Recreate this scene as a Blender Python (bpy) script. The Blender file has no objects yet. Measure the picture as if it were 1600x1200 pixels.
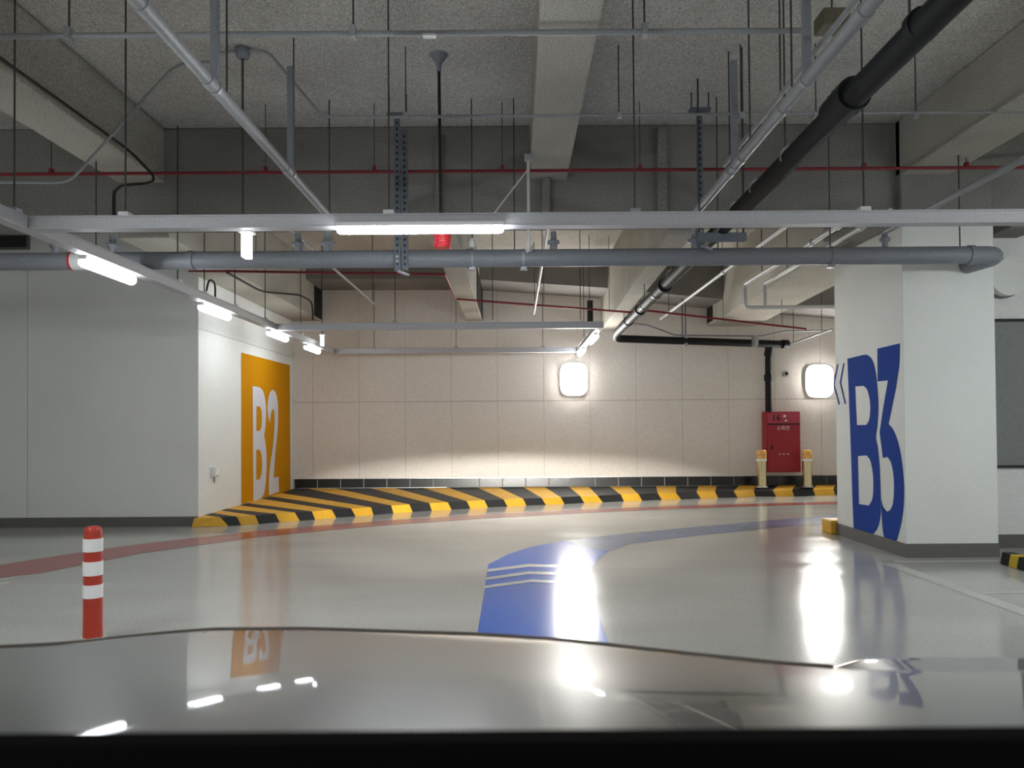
import bpy, bmesh, math, random
from mathutils import Vector, Matrix
from mathutils.geometry import tessellate_polygon
random.seed(7)
R = math.radians
scene = bpy.context.scene
col = scene.collection

# ------------------------------------------------------------------ camera
FPX = 1200.0                      # focal length in pixels of the 1600 x 1200 frame
CAM_H = 1.30
PITCH = math.atan(20 / FPX)
ROLL = R(0.40)
CX, CY = 805.0, 647.0             # principal point in pixels
cam_d = bpy.data.cameras.new('camera')
cam = bpy.data.objects.new('camera', cam_d); col.objects.link(cam)
cam_d.sensor_width = 36.0
cam_d.lens = 36.0 * FPX / 1600.0
cam_d.shift_x = -(CX - 800) / 1600.0
cam_d.shift_y = (CY - 600) / 1600.0
cam_d.clip_start = 0.05
cam_d.dof.use_dof = True
cam_d.dof.focus_distance = 10.0
cam_d.dof.aperture_fstop = 5.0
ROT = Matrix.Rotation(math.pi / 2 + PITCH, 3, 'X') @ Matrix.Rotation(-ROLL, 3, 'Z')
cam.matrix_world = Matrix.Translation((0, 0, CAM_H)) @ ROT.to_4x4()
scene.camera = cam
EYE = Vector((0, 0, CAM_H))

# ------------------------------------------------------------------ world, exposure
world = bpy.data.worlds.new('world'); scene.world = world
world.use_nodes = True
world.node_tree.nodes['Background'].inputs[0].default_value = (0.02, 0.02, 0.02, 1)
world.node_tree.nodes['Background'].inputs[1].default_value = 1.0
vs = scene.view_settings
vs.view_transform = 'Standard'; vs.look = 'None'; vs.gamma = 1.0
vs.use_curve_mapping = False
vs.exposure = 1.88
TUBE_E = 26.0                     # emission of the tube lights
WALL_E = 27.0                     # emission of the two wall lamps
HEAD_W = 850.0                    # headlamp power of the car

# ------------------------------------------------------------------ measuring helpers
def ray(px, py):
    return (ROT @ Vector(((px - CX) / FPX, -(py - CY) / FPX, -1.0)))
def W(px, py, Y):                 # point at depth Y
    d = ray(px, py); return EYE + d * (Y / d.y)
def F(px, py, z=0.0):             # point at height z
    d = ray(px, py); return EYE + d * ((z - CAM_H) / d.z)
def XW(px, py, X):                # point on the plane x = X
    d = ray(px, py); return EYE + d * (X / d.x)

# ------------------------------------------------------------------ materials
def lin(c):
    return tuple(((v / 255) / 12.92 if v / 255 <= 0.04045 else ((v / 255 + 0.055) / 1.055) ** 2.4) for v in c) + (1.0,)
MATS = {}
def mat(name, rgb, rough=0.6, metal=0.0, speck=0.0, sscale=60.0, blotch=0.0, bscale=1.2, bump=0.0, spec=0.5, coat=0.0, emit=0.0, rvar=0.0, stretch=(1, 1, 1)):
    m = bpy.data.materials.new(name); m.use_nodes = True
    nt = m.node_tree; b = nt.nodes['Principled BSDF']
    c = lin(rgb)
    b.inputs['Base Color'].default_value = c
    b.inputs['Roughness'].default_value = rough
    b.inputs['Metallic'].default_value = metal
    b.inputs['Specular IOR Level'].default_value = spec
    if coat:
        b.inputs['Coat Weight'].default_value = coat
        b.inputs['Coat Roughness'].default_value = 0.03
    if emit:
        b.inputs['Emission Color'].default_value = c
        b.inputs['Emission Strength'].default_value = emit
    tc = nt.nodes.new('ShaderNodeTexCoord')
    geo = nt.nodes.new('ShaderNodeNewGeometry')
    mp = nt.nodes.new('ShaderNodeMapping'); mp.inputs['Scale'].default_value = stretch
    nt.links.new(geo.outputs['Position'], mp.inputs['Vector'])
    out = None
    def noise(scale, detail):
        n = nt.nodes.new('ShaderNodeTexNoise'); n.inputs['Scale'].default_value = scale
        n.inputs['Detail'].default_value = detail; nt.links.new(mp.outputs[0], n.inputs['Vector']); return n
    val = None
    for amt, sc_, det in ((speck, sscale, 2.0), (blotch, bscale, 4.0)):
        if amt <= 0: continue
        n = noise(sc_, det)
        mr = nt.nodes.new('ShaderNodeMapRange')
        mr.inputs['From Min'].default_value = 0.3; mr.inputs['From Max'].default_value = 0.7
        mr.inputs['To Min'].default_value = 1 - amt; mr.inputs['To Max'].default_value = 1 + amt
        nt.links.new(n.outputs['Fac'], mr.inputs['Value'])
        if val is None: val = mr.outputs[0]
        else:
            mu = nt.nodes.new('ShaderNodeMath'); mu.operation = 'MULTIPLY'
            nt.links.new(val, mu.inputs[0]); nt.links.new(mr.outputs[0], mu.inputs[1]); val = mu.outputs[0]
    if val is not None:
        vm = nt.nodes.new('ShaderNodeVectorMath'); vm.operation = 'SCALE'
        vm.inputs[0].default_value = c[:3]
        nt.links.new(val, vm.inputs['Scale']); nt.links.new(vm.outputs[0], b.inputs['Base Color'])
    if rvar:
        n = noise(bscale * 1.7, 5.0)
        mr = nt.nodes.new('ShaderNodeMapRange')
        mr.inputs['From Min'].default_value = 0.3; mr.inputs['From Max'].default_value = 0.7
        mr.inputs['To Min'].default_value = max(0.02, rough - rvar); mr.inputs['To Max'].default_value = rough + rvar
        nt.links.new(n.outputs['Fac'], mr.inputs['Value']); nt.links.new(mr.outputs[0], b.inputs['Roughness'])
    if bump:
        n = noise(sscale, 3.0)
        bp = nt.nodes.new('ShaderNodeBump'); bp.inputs['Strength'].default_value = bump; bp.inputs['Distance'].default_value = 0.004
        nt.links.new(n.outputs['Fac'], bp.inputs['Height']); nt.links.new(bp.outputs[0], b.inputs['Normal'])
    MATS[name] = m
    return m
mat('slab', (194, 191, 184), 0.95, speck=0.38, sscale=85, blotch=0.14, bscale=0.9, bump=0.7, spec=0.1)
mat('concrete', (134, 131, 127), 0.95, speck=0.32, sscale=80, blotch=0.14, bscale=1.1, bump=0.5, spec=0.1)
mat('beam', (174, 170, 160), 0.95, speck=0.30, sscale=80, blotch=0.10, bscale=1.3, bump=0.5, spec=0.1)
mat('paint_wall', (232, 233, 229), 0.6, speck=0.07, sscale=70, blotch=0.03, bscale=0.8, spec=0.3)
mat('panel_wall', (226, 219, 211), 0.6, speck=0.09, sscale=55, blotch=0.03, bscale=0.8, spec=0.3)
mat('joint', (150, 143, 136), 0.9)
mat('pillar_paint', (232, 234, 229), 0.6, speck=0.07, sscale=80, blotch=0.03, spec=0.3)
mat('base_grey', (104, 102, 98), 0.6, speck=0.15, sscale=90)
mat('floor', (190, 189, 183), 0.14, speck=0.14, sscale=90, blotch=0.10, bscale=0.55, rvar=0.05, spec=0.55, stretch=(0.55, 1.6, 1))
mat('floor_blue_sheen', (112, 132, 168), 0.18, speck=0.12, sscale=60, blotch=0.2, bscale=2.0, spec=0.55)  # blue paled by the floor's reflection painted into it, with some wear
mat('floor_red', (168, 84, 82), 0.2, speck=0.10, sscale=120, spec=0.55)
mat('floor_blue', (26, 106, 214), 0.17, speck=0.06, sscale=120, spec=0.55)
mat('floor_white', (208, 210, 202), 0.25, speck=0.05, sscale=120)
mat('yellow_sign', (204, 138, 0), 0.8, speck=0.08, sscale=110, spec=0.1)
mat('sign_white', (214, 214, 222), 0.6, speck=0.05, sscale=110)
mat('sign_blue', (40, 74, 158), 0.8, speck=0.10, sscale=110, spec=0.1)
mat('kerb_yellow', (226, 170, 44), 0.55, speck=0.10, sscale=60, blotch=0.10, bscale=3)
mat('kerb_black', (30, 30, 32), 0.6, speck=0.2, sscale=60, blotch=0.2, bscale=3)
mat('tile_black', (24, 26, 28), 0.25, speck=0.15, sscale=60)
mat('grout', (150, 150, 146), 0.7)
mat('steel', (196, 198, 200), 0.28, metal=1.0)
mat('steel_warm', (226, 214, 176), 0.22, metal=1.0)
mat('galv', (168, 170, 174), 0.45, metal=0.6, speck=0.10, sscale=40)
mat('raceway', (186, 186, 190), 0.55, metal=0.2, speck=0.06, sscale=60)
mat('pipe_grey', (126, 129, 136), 0.5, speck=0.10, sscale=60)
mat('pipe_light', (142, 144, 146), 0.45, speck=0.10, sscale=60)
mat('pipe_white', (205, 205, 203), 0.45)
mat('pipe_black', (20, 22, 24), 0.6, speck=0.15, sscale=50, spec=0.25)
mat('pipe_red', (122, 22, 32), 0.5)
mat('rod', (74, 74, 76), 0.5, metal=0.5)
mat('strut', (104, 110, 120), 0.5, metal=0.3, speck=0.1, sscale=40)
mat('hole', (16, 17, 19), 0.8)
mat('cable', (22, 22, 22), 0.6)
mat('box_brown', (92, 86, 66), 0.6, speck=0.1)
mat('lamp_body', (220, 222, 222), 0.5)
mat('tube', (244, 250, 255), 0.4, emit=TUBE_E)
mat('tube_short', (244, 250, 255), 0.4, emit=TUBE_E * 0.34)
mat('wall_lamp', (255, 253, 248), 0.4, emit=WALL_E)
mat('exit_panel', (240, 246, 246), 0.4, emit=1.6)
mat('cab_red', (156, 26, 44), 0.45, speck=0.10, sscale=80)
mat('cab_red_light', (176, 60, 78), 0.45, speck=0.08, sscale=80)
mat('cab_dark', (40, 12, 16), 0.5)
mat('cab_white', (232, 214, 214), 0.5)
mat('post_orange', (188, 58, 40), 0.4, speck=0.08, sscale=60)
mat('band_white', (248, 248, 246), 0.3)
mat('band_gold', (236, 178, 96), 0.35)
mat('pad_white', (196, 198, 184), 0.7)
mat('rubber', (26, 26, 26), 0.7, speck=0.2)
mat('stop_yellow', (214, 180, 30), 0.5)
mat('shutter', (132, 134, 134), 0.7, speck=0.15, sscale=90)
mat('beacon', (196, 44, 52), 0.35)
mat('plastic_white', (226, 228, 226), 0.45)
mat('hood_paint', (108, 107, 104), 0.34, metal=0.35, coat=1.0)
mat('hood_side', (64, 64, 67), 0.34, metal=0.1, coat=1.0)
mat('dash', (2, 2, 3), 0.95, spec=0.02)
mat('rim_reflection', (112, 104, 94), 0.8)  # colour of the dark floor reflection along the bonnet rim
mat('tyre', (20, 20, 20), 0.8)
mat('lens', (210, 215, 220), 0.1)

# ------------------------------------------------------------------ mesh builder
class MB:
    def __init__(s): s.v = []; s.f = []; s.smooth = []
    def add(s, vs_, fs, smooth=False):
        o = len(s.v); s.v += [tuple(v) for v in vs_]
        for f in fs: s.f.append([i + o for i in f]); s.smooth.append(smooth)
        return s
    def box(s, x0, x1, y0, y1, z0, z1):
        vs_ = [(x, y, z) for z in (z0, z1) for y in (y0, y1) for x in (x0, x1)]
        return s.add(vs_, [(0, 2, 3, 1), (4, 5, 7, 6), (0, 1, 5, 4), (2, 6, 7, 3), (0, 4, 6, 2), (1, 3, 7, 5)])
    def hexa(s, b, t):            # bottom loop and top loop of equal length
        n = len(b)
        fs = [tuple(range(n))[::-1], tuple(range(n, 2 * n))] + [(i, (i + 1) % n, (i + 1) % n + n, i + n) for i in range(n)]
        return s.add(list(b) + list(t), fs)
    def bar(s, p, q, w, h, up=(0, 0, 1)):
        p, q = Vector(p), Vector(q); d = (q - p).normalized(); u = Vector(up)
        if abs(d.dot(u)) > 0.95: u = Vector((0, 1, 0))
        r = d.cross(u).normalized() * (w / 2); u = r.cross(d).normalized() * (h / 2)
        c = lambda o: [o - r - u, o + r - u, o + r + u, o - r + u]
        return s.hexa(c(p), c(q))
    def tube(s, pts, rad, n=12, caps=True):
        pts = [Vector(p) for p in pts]
        rads = rad if isinstance(rad, (list, tuple)) else [rad] * len(pts)
        t0 = (pts[1] - pts[0]).normalized()
        a = Vector((0, 0, 1)) if abs(t0.z) < 0.9 else Vector((1, 0, 0))
        nrm = t0.cross(a).normalized()
        vs_ = []
        for i, p in enumerate(pts):
            ti = (pts[min(i + 1, len(pts) - 1)] - pts[max(i - 1, 0)]).normalized()
            nrm = (nrm - ti * nrm.dot(ti)).normalized(); bi = ti.cross(nrm)
            k = 1.0
            if 0 < i < len(pts) - 1:
                c = (pts[i] - pts[i - 1]).normalized().dot(ti); k = 1 / max(c, 0.5)
            for j in range(n):
                an = 2 * math.pi * j / n
                vs_.append(p + (nrm * math.cos(an) + bi * math.sin(an)) * rads[i])
        fs = []
        for i in range(len(pts) - 1):
            for j in range(n):
                fs.append((i * n + j, i * n + (j + 1) % n, (i + 1) * n + (j + 1) % n, (i + 1) * n + j))
        s.add(vs_, fs, True)
        if caps:
            e = (len(pts) - 1) * n
            s.add([vs_[i] for i in range(n)], [tuple(range(n))[::-1]])
            s.add([vs_[e + i] for i in range(n)], [tuple(range(n))])
        return s
    def lathe(s, prof, x=0, y=0, n=20):      # prof: (radius, z)
        vs_ = [(x + r * math.cos(2 * math.pi * j / n), y + r * math.sin(2 * math.pi * j / n), z) for r, z in prof for j in range(n)]
        fs = [(i * n + j, i * n + (j + 1) % n, (i + 1) * n + (j + 1) % n, (i + 1) * n + j) for i in range(len(prof) - 1) for j in range(n)]
        s.add(vs_, fs, True)
        e = (len(prof) - 1) * n
        s.add(vs_[:n], [tuple(range(n))[::-1]]); s.add(vs_[e:], [tuple(range(n))])
        return s
    def poly(s, outer, holes=()):            # flat shape with holes, 3-D points
        loops = [[Vector(p) for p in outer]] + [[Vector(p) for p in h] for h in holes]
        tris = tessellate_polygon(loops)
        return s.add([p for l in loops for p in l], [tuple(t) for t in tris])
    def build(s, name, m, parent=None, bevel=0.0, seg=2):
        me = bpy.data.meshes.new(name)
        me.from_pydata(s.v, [], s.f); me.update()
        me.polygons.foreach_set('use_smooth', s.smooth)
        bm = bmesh.new(); bm.from_mesh(me); bmesh.ops.recalc_face_normals(bm, faces=bm.faces); bm.to_mesh(me); bm.free()
        me.materials.append(MATS[m])
        o = bpy.data.objects.new(name, me); col.objects.link(o)
        if parent is not None: link(o, parent)
        if bevel:
            bv = o.modifiers.new('bevel', 'BEVEL'); bv.width = bevel; bv.segments = seg; bv.limit_method = 'ANGLE'; bv.angle_limit = R(40)
        return o
def link(o, parent):
    o.parent = parent
    o.matrix_parent_inverse = Matrix.Translation(-parent.location)
def tag(o, label=None, cat=None, group=None, kind=None):
    for k, v in (('label', label), ('category', cat), ('group', group), ('kind', kind)):
        if v: o[k] = v
    return o
def thing(name, label, cat, loc, group=None):
    o = bpy.data.objects.new(name, None); col.objects.link(o)
    o.location = Vector(loc); o.empty_display_size = 0.1
    return tag(o, label, cat, group)
def box(name, m, parent, *a, bevel=0.0): return MB().box(*a).build(name, m, parent, bevel)
def arc(pts, r=0.08, n=5):        # round the inner corners of a polyline
    pts = [Vector(p) for p in pts]; out = [pts[0]]
    for i in range(1, len(pts) - 1):
        a, b, c = pts[i - 1], pts[i], pts[i + 1]
        k = min(r, (a - b).length * .45, (c - b).length * .45)
        p, q = b + (a - b).normalized() * k, b + (c - b).normalized() * k
        for j in range(n + 1):
            t = j / n; out.append(p * (1 - t) ** 2 + b * 2 * t * (1 - t) + q * t * t)
    return out + [pts[-1]]

# ------------------------------------------------------------------ the setting
SLAB = 4.30
XL, XR, YB, YF = -9.0, 9.0, -6.0, 14.70
WALLX = -4.25                     # side wall with the yellow sign
LFY = 10.30                       # wall facing us beside it
PX0, PX1, PY0, PY1 = 3.80, 4.70, 7.50, 9.10
RWY = 8.05

floor = tag(MB().box(XL, XR, YB, YF + 0.3, -0.2, 0).build('floor', 'floor'), kind='structure')
ceiling = tag(MB().box(XL, XR, YB, YF + 0.3, SLAB, SLAB + 0.3).build('ceiling', 'slab'), kind='structure')
def cbeam(name, *a): return MB().box(*a).build(name, 'beam', ceiling, 0.015, 2)
def plain(name, *a): return MB().box(*a).build(name, 'concrete', ceiling, 0.015, 2)
plain('girder', XL, XR, 7.60, 8.20, 3.40, SLAB)
for x0, x1 in ((-3.93, -3.47), (0.165, 0.53), (3.80, 4.30)):
    cbeam('beam', x0, x1, YB, 7.60, 3.75, SLAB)
cbeam('edge_beam', WALLX, -3.70, 8.20, YF, 3.35, SLAB)
for x0, x1, za, zb in ((-0.92, -0.62, 3.36, 3.33), (1.66, 1.92, 3.34, 3.14), (3.70, 4.62, 3.38, 3.20)):
    MB().hexa([(x0, 8.2, za), (x1, 8.2, za), (x1, YF - 0.002, zb), (x0, YF - 0.002, zb)], [(x0, 8.2, SLAB), (x1, 8.2, SLAB), (x1, YF - 0.002, SLAB), (x0, YF - 0.002, SLAB)]).build('beam', 'beam', ceiling, 0.015, 2)
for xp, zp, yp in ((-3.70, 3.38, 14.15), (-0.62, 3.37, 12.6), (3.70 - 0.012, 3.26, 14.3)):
    MB().box(xp, xp + 0.012, yp, YF - 0.003, zp, zp + 0.56).build('beam_side_shade', 'hole', ceiling)  # shade on the beam sides, put in as thin black plates
g2 = MB()
prof = [(-3.70, 3.95), (-0.70, 3.93), (1.60, 3.76), (4.10, 3.50), (XR, 3.10)]
for (xa, za), (xb, zb) in zip(prof[:-1], prof[1:]):
    g2.hexa([(xa, 13.6, za), (xb, 13.6, zb), (xb, YF, zb), (xa, YF, za)], [(xa, 13.6, SLAB), (xb, 13.6, SLAB), (xb, YF, SLAB), (xa, YF, SLAB)])
g2.build('sloping_girder', 'concrete', ceiling)
plain('pilaster', 1.42, 1.52, 7.53, 7.60, 3.40, 4.25)
plain('pilaster', -0.78, -0.70, 7.55, 7.60, 3.40, 4.2)
plain('pilaster', 0.28, 0.36, 7.5, 7.60, 3.40, 3.75)
# column drop blocks above the pillar and along the girder on the right side
for x0, x1 in ((3.3, 3.75), (4.95, 5.3), (5.5, 5.9)):
    plain('haunch_block', x0, x1, 7.62, 8.18, 3.25, 3.40)

# far wall: backing, panels, tiles
wall_back = tag(MB().box(WALLX, XR, YF + 0.014, YF + 0.3, 0, SLAB).build('wall_back', 'joint'), kind='structure')
pw = 72.2 / FPX * YF
x489 = W(489, 640, YF).x
zj = W(800, 626.5, YF).z
xs = [WALLX] + [x489 + pw * k for k in range(0, 16) if WALLX < x489 + pw * k < XR - 0.1] + [XR]
for a, b in zip(xs[:-1], xs[1:]):
    for z0, z1 in ((0.335, zj - 0.004), (zj + 0.004, SLAB)):
        box('wall_panel', 'panel_wall', wall_back, a + 0.002, b - 0.002, YF, YF + 0.016, z0, z1, bevel=0.002)
ts = 36.1 / FPX * YF
k = 0
x = WALLX + 0.02
baseboard = tag(MB().box(WALLX, XR, YF + 0.002, YF + 0.013, 0.15, 0.335).build('baseboard_back', 'grout'), kind='structure')
while x < XR - 0.1:
    box('tile', 'tile_black', baseboard, x + 0.008, min(x + ts - 0.008, XR), YF - 0.012, YF + 0.004, 0.156, 0.325, bevel=0.003)
    x += ts
trim = tag(MB().box(WALLX, W(1176, 740, YF).x, YF - 0.018, YF + 0.006, 0.326, 0.338).build('trim_1', 'steel', None, 0.002), kind='structure')
trim2 = tag(MB().box(WALLX + 0.1, W(698, 760, YF).x, YF - 0.03, YF - 0.012, 0.15, 0.162).build('trim_2', 'steel', None, 0.002), kind='structure')

# wall on the left, an L: one face towards us, one along the aisle with the yellow sign
wall_left = tag(MB().box(XL, WALLX - 0.014, LFY + 0.014, YF + 0.3, 0, SLAB).build('wall_left', 'joint'), kind='structure')
xj = W(43, 600, LFY).x
for a, b in ((XL, xj), (xj, WALLX)):
    for z0, z1 in ((0.13, SLAB),):
        box('wall_panel', 'paint_wall', wall_left, a + 0.004, b - (0.004 if b < WALLX else 0), LFY, LFY + 0.016, z0, z1)
zb = XW(330, 519, WALLX).z
for a, b in ((LFY + 0.0165, YF + 0.02),):
    for z0, z1 in ((0.0, zb - 0.003), (zb + 0.003, SLAB)):
        box('wall_panel', 'paint_wall', wall_left, WALLX - 0.016, WALLX, a, b, z0, z1)
bl = tag(MB().box(XL, WALLX + 0.004, LFY - 0.012, LFY + 0.004, 0, 0.12).build('baseboard_left', 'base_grey'), kind='structure')

# the wall and the shutter beyond the pillar, and the rest of the room round the camera
wall_right = tag(MB().box(PX1, XR, RWY, RWY + 0.2, 0, SLAB).build('wall_right', 'paint_wall'), kind='structure')
win = tag(MB().box(PX1 + 0.02, XR - 0.3, RWY - 0.012, RWY + 0.02, W(1575, 727, RWY).z, W(1575, 503, RWY).z).build('window_1', 'shutter'), kind='structure')
wz0, wz1 = W(1575, 727, RWY).z, W(1575, 503, RWY).z
box('window_frame', 'kerb_black', win, PX1 + 0.005, XR - 0.28, RWY - 0.03, RWY + 0.01, wz1, wz1 + 0.03)
box('window_sill', 'kerb_black', win, PX1 + 0.005, XR - 0.28, RWY - 0.03, RWY + 0.01, wz0 - 0.025, wz0)
br = tag(MB().box(PX1, XR, RWY - 0.014, RWY + 0.004, 0, 0.14).build('baseboard_right', 'base_grey'), kind='structure')
tag(MB().box(XR, XR + 0.2, YB, YF + 0.3, 0, SLAB).build('wall_far_right', 'paint_wall'), kind='structure')
tag(MB().box(XL - 0.2, XL, YB, YF + 0.3, 0, SLAB).build('wall_far_left', 'paint_wall'), kind='structure')
tag(MB().box(XL - 0.2, XR + 0.2, YB - 0.2, YB, 0, SLAB).build('wall_rear', 'paint_wall'), kind='structure')

# pillar with the blue B3
pillar = tag(MB().box(PX0, PX1, PY0, PY1, 0.0, 3.28).build('pillar', 'pillar_paint', None, 0.006), 'square white painted pillar with big blue B3 on one face', None, None, 'structure')
plain('pillar_head', PX0, PX1, PY0, PY1, 3.28, SLAB)
pb = MB().box(PX0 - 0.012, PX1 + 0.004, PY0 - 0.012, PY1 + 0.01, 0, 0.135)
pb.build('pillar_base', 'base_grey', pillar)
def zc(pts, s, ox, oy): return [(ox + x / s, oy + y / s) for x, y in pts]
def smooth_loop(pts, sharp=0.45, n=4):
    """Catmull-Rom through soft corners, straight at sharp ones."""
    P = [Vector(p) for p in pts]; N = len(P); out = []
    def corner(i):
        a, b = (P[i] - P[i - 1]), (P[(i + 1) % N] - P[i])
        return a.angle(b) > R(42) if a.length and b.length else True
    cs = [corner(i) for i in range(N)]
    for i in range(N):
        a, b = P[i], P[(i + 1) % N]
        if (cs[i] and cs[(i + 1) % N]) or (b - a).length > 110:
            out.append(a); continue
        ta = Vector((0, 0)) if cs[i] else (b - P[i - 1]) * .5
        tb = Vector((0, 0)) if cs[(i + 1) % N] else (P[(i + 2) % N] - a) * .5
        L = (b - a).length
        if ta.length > L: ta = ta.normalized() * L
        if tb.length > L: tb = tb.normalized() * L
        if cs[i]: ta = (b - a) * .8
        if cs[(i + 1) % N]: tb = (b - a) * .8
        for j in range(n):
            t = j / n; h = t * t * (3 - 2 * t)
            out.append(a * (1 - h) + b * h + ta * (t ** 3 - 2 * t * t + t) + tb * (t ** 3 - t * t))
    return [tuple(p) for p in out]
def paint(name, m, parent, X, outer, holes, s, ox, oy, label=None, soft=True):
    f = (lambda l: smooth_loop(l)) if soft else (lambda l: l)
    conv = lambda l: [XW(px, py, X) for px, py in zc(f(l), s, ox, oy)]
    o = MB().poly(conv(outer), [conv(h) for h in holes]).build(name, m, parent)
    if label: o['label'] = label
    return o
B3_B = [(265, 128), (340, 110), (362, 108), (385, 130), (402, 180), (411, 250), (417, 330), (417, 400), (412, 465), (406, 520), (415, 565), (423, 650), (427, 730), (429, 800), (430, 870), (426, 920), (415, 960), (395, 990), (370, 1006), (330, 1000), (297, 988), (290, 820), (283, 600), (275, 380)]
B3_B1 = [(303, 265), (345, 262), (362, 280), (375, 330), (378, 380), (372, 430), (358, 455), (311, 455)]
B3_B2 = [(316, 608), (360, 605), (378, 630), (390, 690), (393, 760), (388, 820), (372, 852), (322, 845)]
B3_3 = [(413, 78), (524, 52), (521, 160), (505, 270), (468, 450), (492, 480), (515, 540), (530, 610), (541, 700), (545, 790), (540, 880), (526, 960), (505, 1030), (482, 1050), (458, 1032), (442, 990), (434, 900), (431, 815), (440, 855), (460, 882), (476, 874), (490, 840), (495, 770), (492, 700), (480, 640), (462, 612), (440, 618), (424, 490), (440, 380), (465, 235), (414, 240)]
SX = PX0 - 0.003
paint('letter_b', 'sign_blue', pillar, SX, B3_B, [B3_B1, B3_B2], 3.158, 1240, 520, 'blue letter B painted on the pillar')
paint('digit_three', 'sign_blue', pillar, SX, B3_3, [], 3.158, 1240, 520, 'blue digit 3 painted on the pillar')
for pts in ([(215, 155), (195, 255), (222, 355)], [(245, 150), (227, 245), (252, 352)]):
    (a, b, c) = pts; w = 6
    paint('chevron', 'sign_blue', pillar, SX, [a, (a[0] + w, a[1] - 2), (b[0] + w + 1, b[1]), (c[0] + w, c[1] - 2), c, b], [], 3.158, 1240, 520, 'thin blue chevron painted on the pillar', soft=False)
YS = [(438, 115), (723, 190), (727, 925), (440, 1004)]
sgn = paint('yellow_sign', 'yellow_sign', wall_left, WALLX + 0.003, YS, [], 3.75, 260, 520, 'yellow painted rectangle with white B2', soft=False)
B2_B = [(505, 312), (540, 318), (562, 335), (575, 370), (583, 430), (583, 500), (579, 560), (573, 600), (580, 645), (586, 700), (587, 790), (582, 880), (572, 940), (555, 968), (510, 985)]
paint('letter_b', 'sign_white', sgn, WALLX + 0.006, B2_B, [[(527, 430), (548, 432), (557, 455), (560, 500), (556, 550), (548, 574), (527, 575)], [(526, 685), (545, 685), (556, 710), (561, 765), (557, 825), (546, 860), (526, 862)]], 3.75, 260, 520, 'white letter B on the yellow rectangle')
paint('digit_two', 'sign_white', sgn, WALLX + 0.006, [(607, 530), (597, 490), (592, 440), (597, 390), (607, 350), (622, 332), (637, 345), (648, 380), (654, 430), (654, 520), (648, 610), (640, 680), (634, 760), (628, 850), (658, 843), (660, 930), (602, 953), (600, 900), (603, 830), (610, 760), (622, 680), (630, 600), (634, 520), (632, 470), (626, 445), (618, 455), (612, 480)], [], 3.75, 260, 520, 'white digit 2 on the yellow rectangle')

# ------------------------------------------------------------------ floor paint
def strip(name, m, upper, lower, label, z=0.002):
    up = [F(*p) for p in upper]; lo = [F(*p) for p in lower]; n = len(up); b = MB()
    vs_ = [(p.x, p.y, z) for p in up + lo]
    b.add(vs_, [(i, i + 1, n + i + 1, n + i) for i in range(n - 1)])
    o = b.build(name, m, floor); o['label'] = label; return o
strip('red_stripe', 'floor_red',
      [(-150, 912), (-60, 896), (0, 883), (60, 873), (132, 862), (220, 850), (300, 841), (400, 830), (500, 821.5), (620, 812.5), (760, 804), (900, 797), (1050, 791), (1200, 786.5), (1310, 784)],
      [(-150, 940), (-60, 920), (0, 904), (60, 896), (132, 882), (220, 865), (300, 853.5), (400, 840), (500, 830), (620, 819.5), (760, 810), (900, 802), (1050, 795.5), (1200, 790.5), (1310, 788)],
      'dull red lane stripe curving along the striped kerb')
strip('white_stripe', 'floor_white', [(-150, 918), (-50, 908), (0, 903), (58, 897.5)], [(-150, 923), (-50, 912), (0, 906.5), (60, 898.5)], 'thin white edge line beside the red stripe')
strip('white_stripe', 'floor_white', [(-150, 932), (-50, 919), (0, 911), (14, 909)], [(-150, 938), (-50, 924), (0, 914), (16, 910)], 'thin white tapering line by the red stripe end')
# blue lane band: left edge, then curving away to the right
ob = [(738, 1030), (747, 983), (756, 930), (763, 882), (795, 866), (832, 854), (880, 845.5), (960, 835.5), (1080, 824), (1200, 813.5), (1310, 804)]
ib = [(962, 1030), (943, 985), (930, 940), (924, 905), (926, 888), (934, 874), (950, 862), (985, 850), (1080, 838), (1200, 826), (1310, 815)]
strip('blue_lane_band', 'floor_blue', ob[:7], ib[:7], 'bright blue lane band curving towards the lamp reflection')
strip('sheen_lane_band', 'floor_blue_sheen', ob[6:], ib[6:], 'worn greyish far end of the blue lane band, floor reflection painted in')
for k, (a, b, c) in enumerate((((762, 890), (826, 882), (925, 884)), ((759, 903), (826, 893.5), (925, 896)), ((757, 916), (830, 906), (925, 910)))):
    strip('white_chevron_line', 'floor_white', [(p[0], p[1]) for p in (a, b, c)], [(p[0] - .5, p[1] + 4.2) for p in (a, b, c)], 'white line crossing the blue band', 0.004)
strip('parking_line', 'floor_white', [(1401, 881), (1600, 951), (1800, 1021)], [(1375, 880), (1600, 962.5), (1800, 1035)], 'wide white parking bay line')
strip('parking_line', 'floor_white', [(1523, 925.5), (1600, 924), (1800, 920)], [(1538, 928.2), (1600, 927.2), (1800, 923)], 'thin white line branching from the bay line')
strip('parking_line', 'floor_white', [(1400, 876.8), (1480, 876.2), (1560, 875.6)], [(1395, 879.2), (1480, 878.4), (1560, 877.6)], 'thin white line along the pillar foot')

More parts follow.
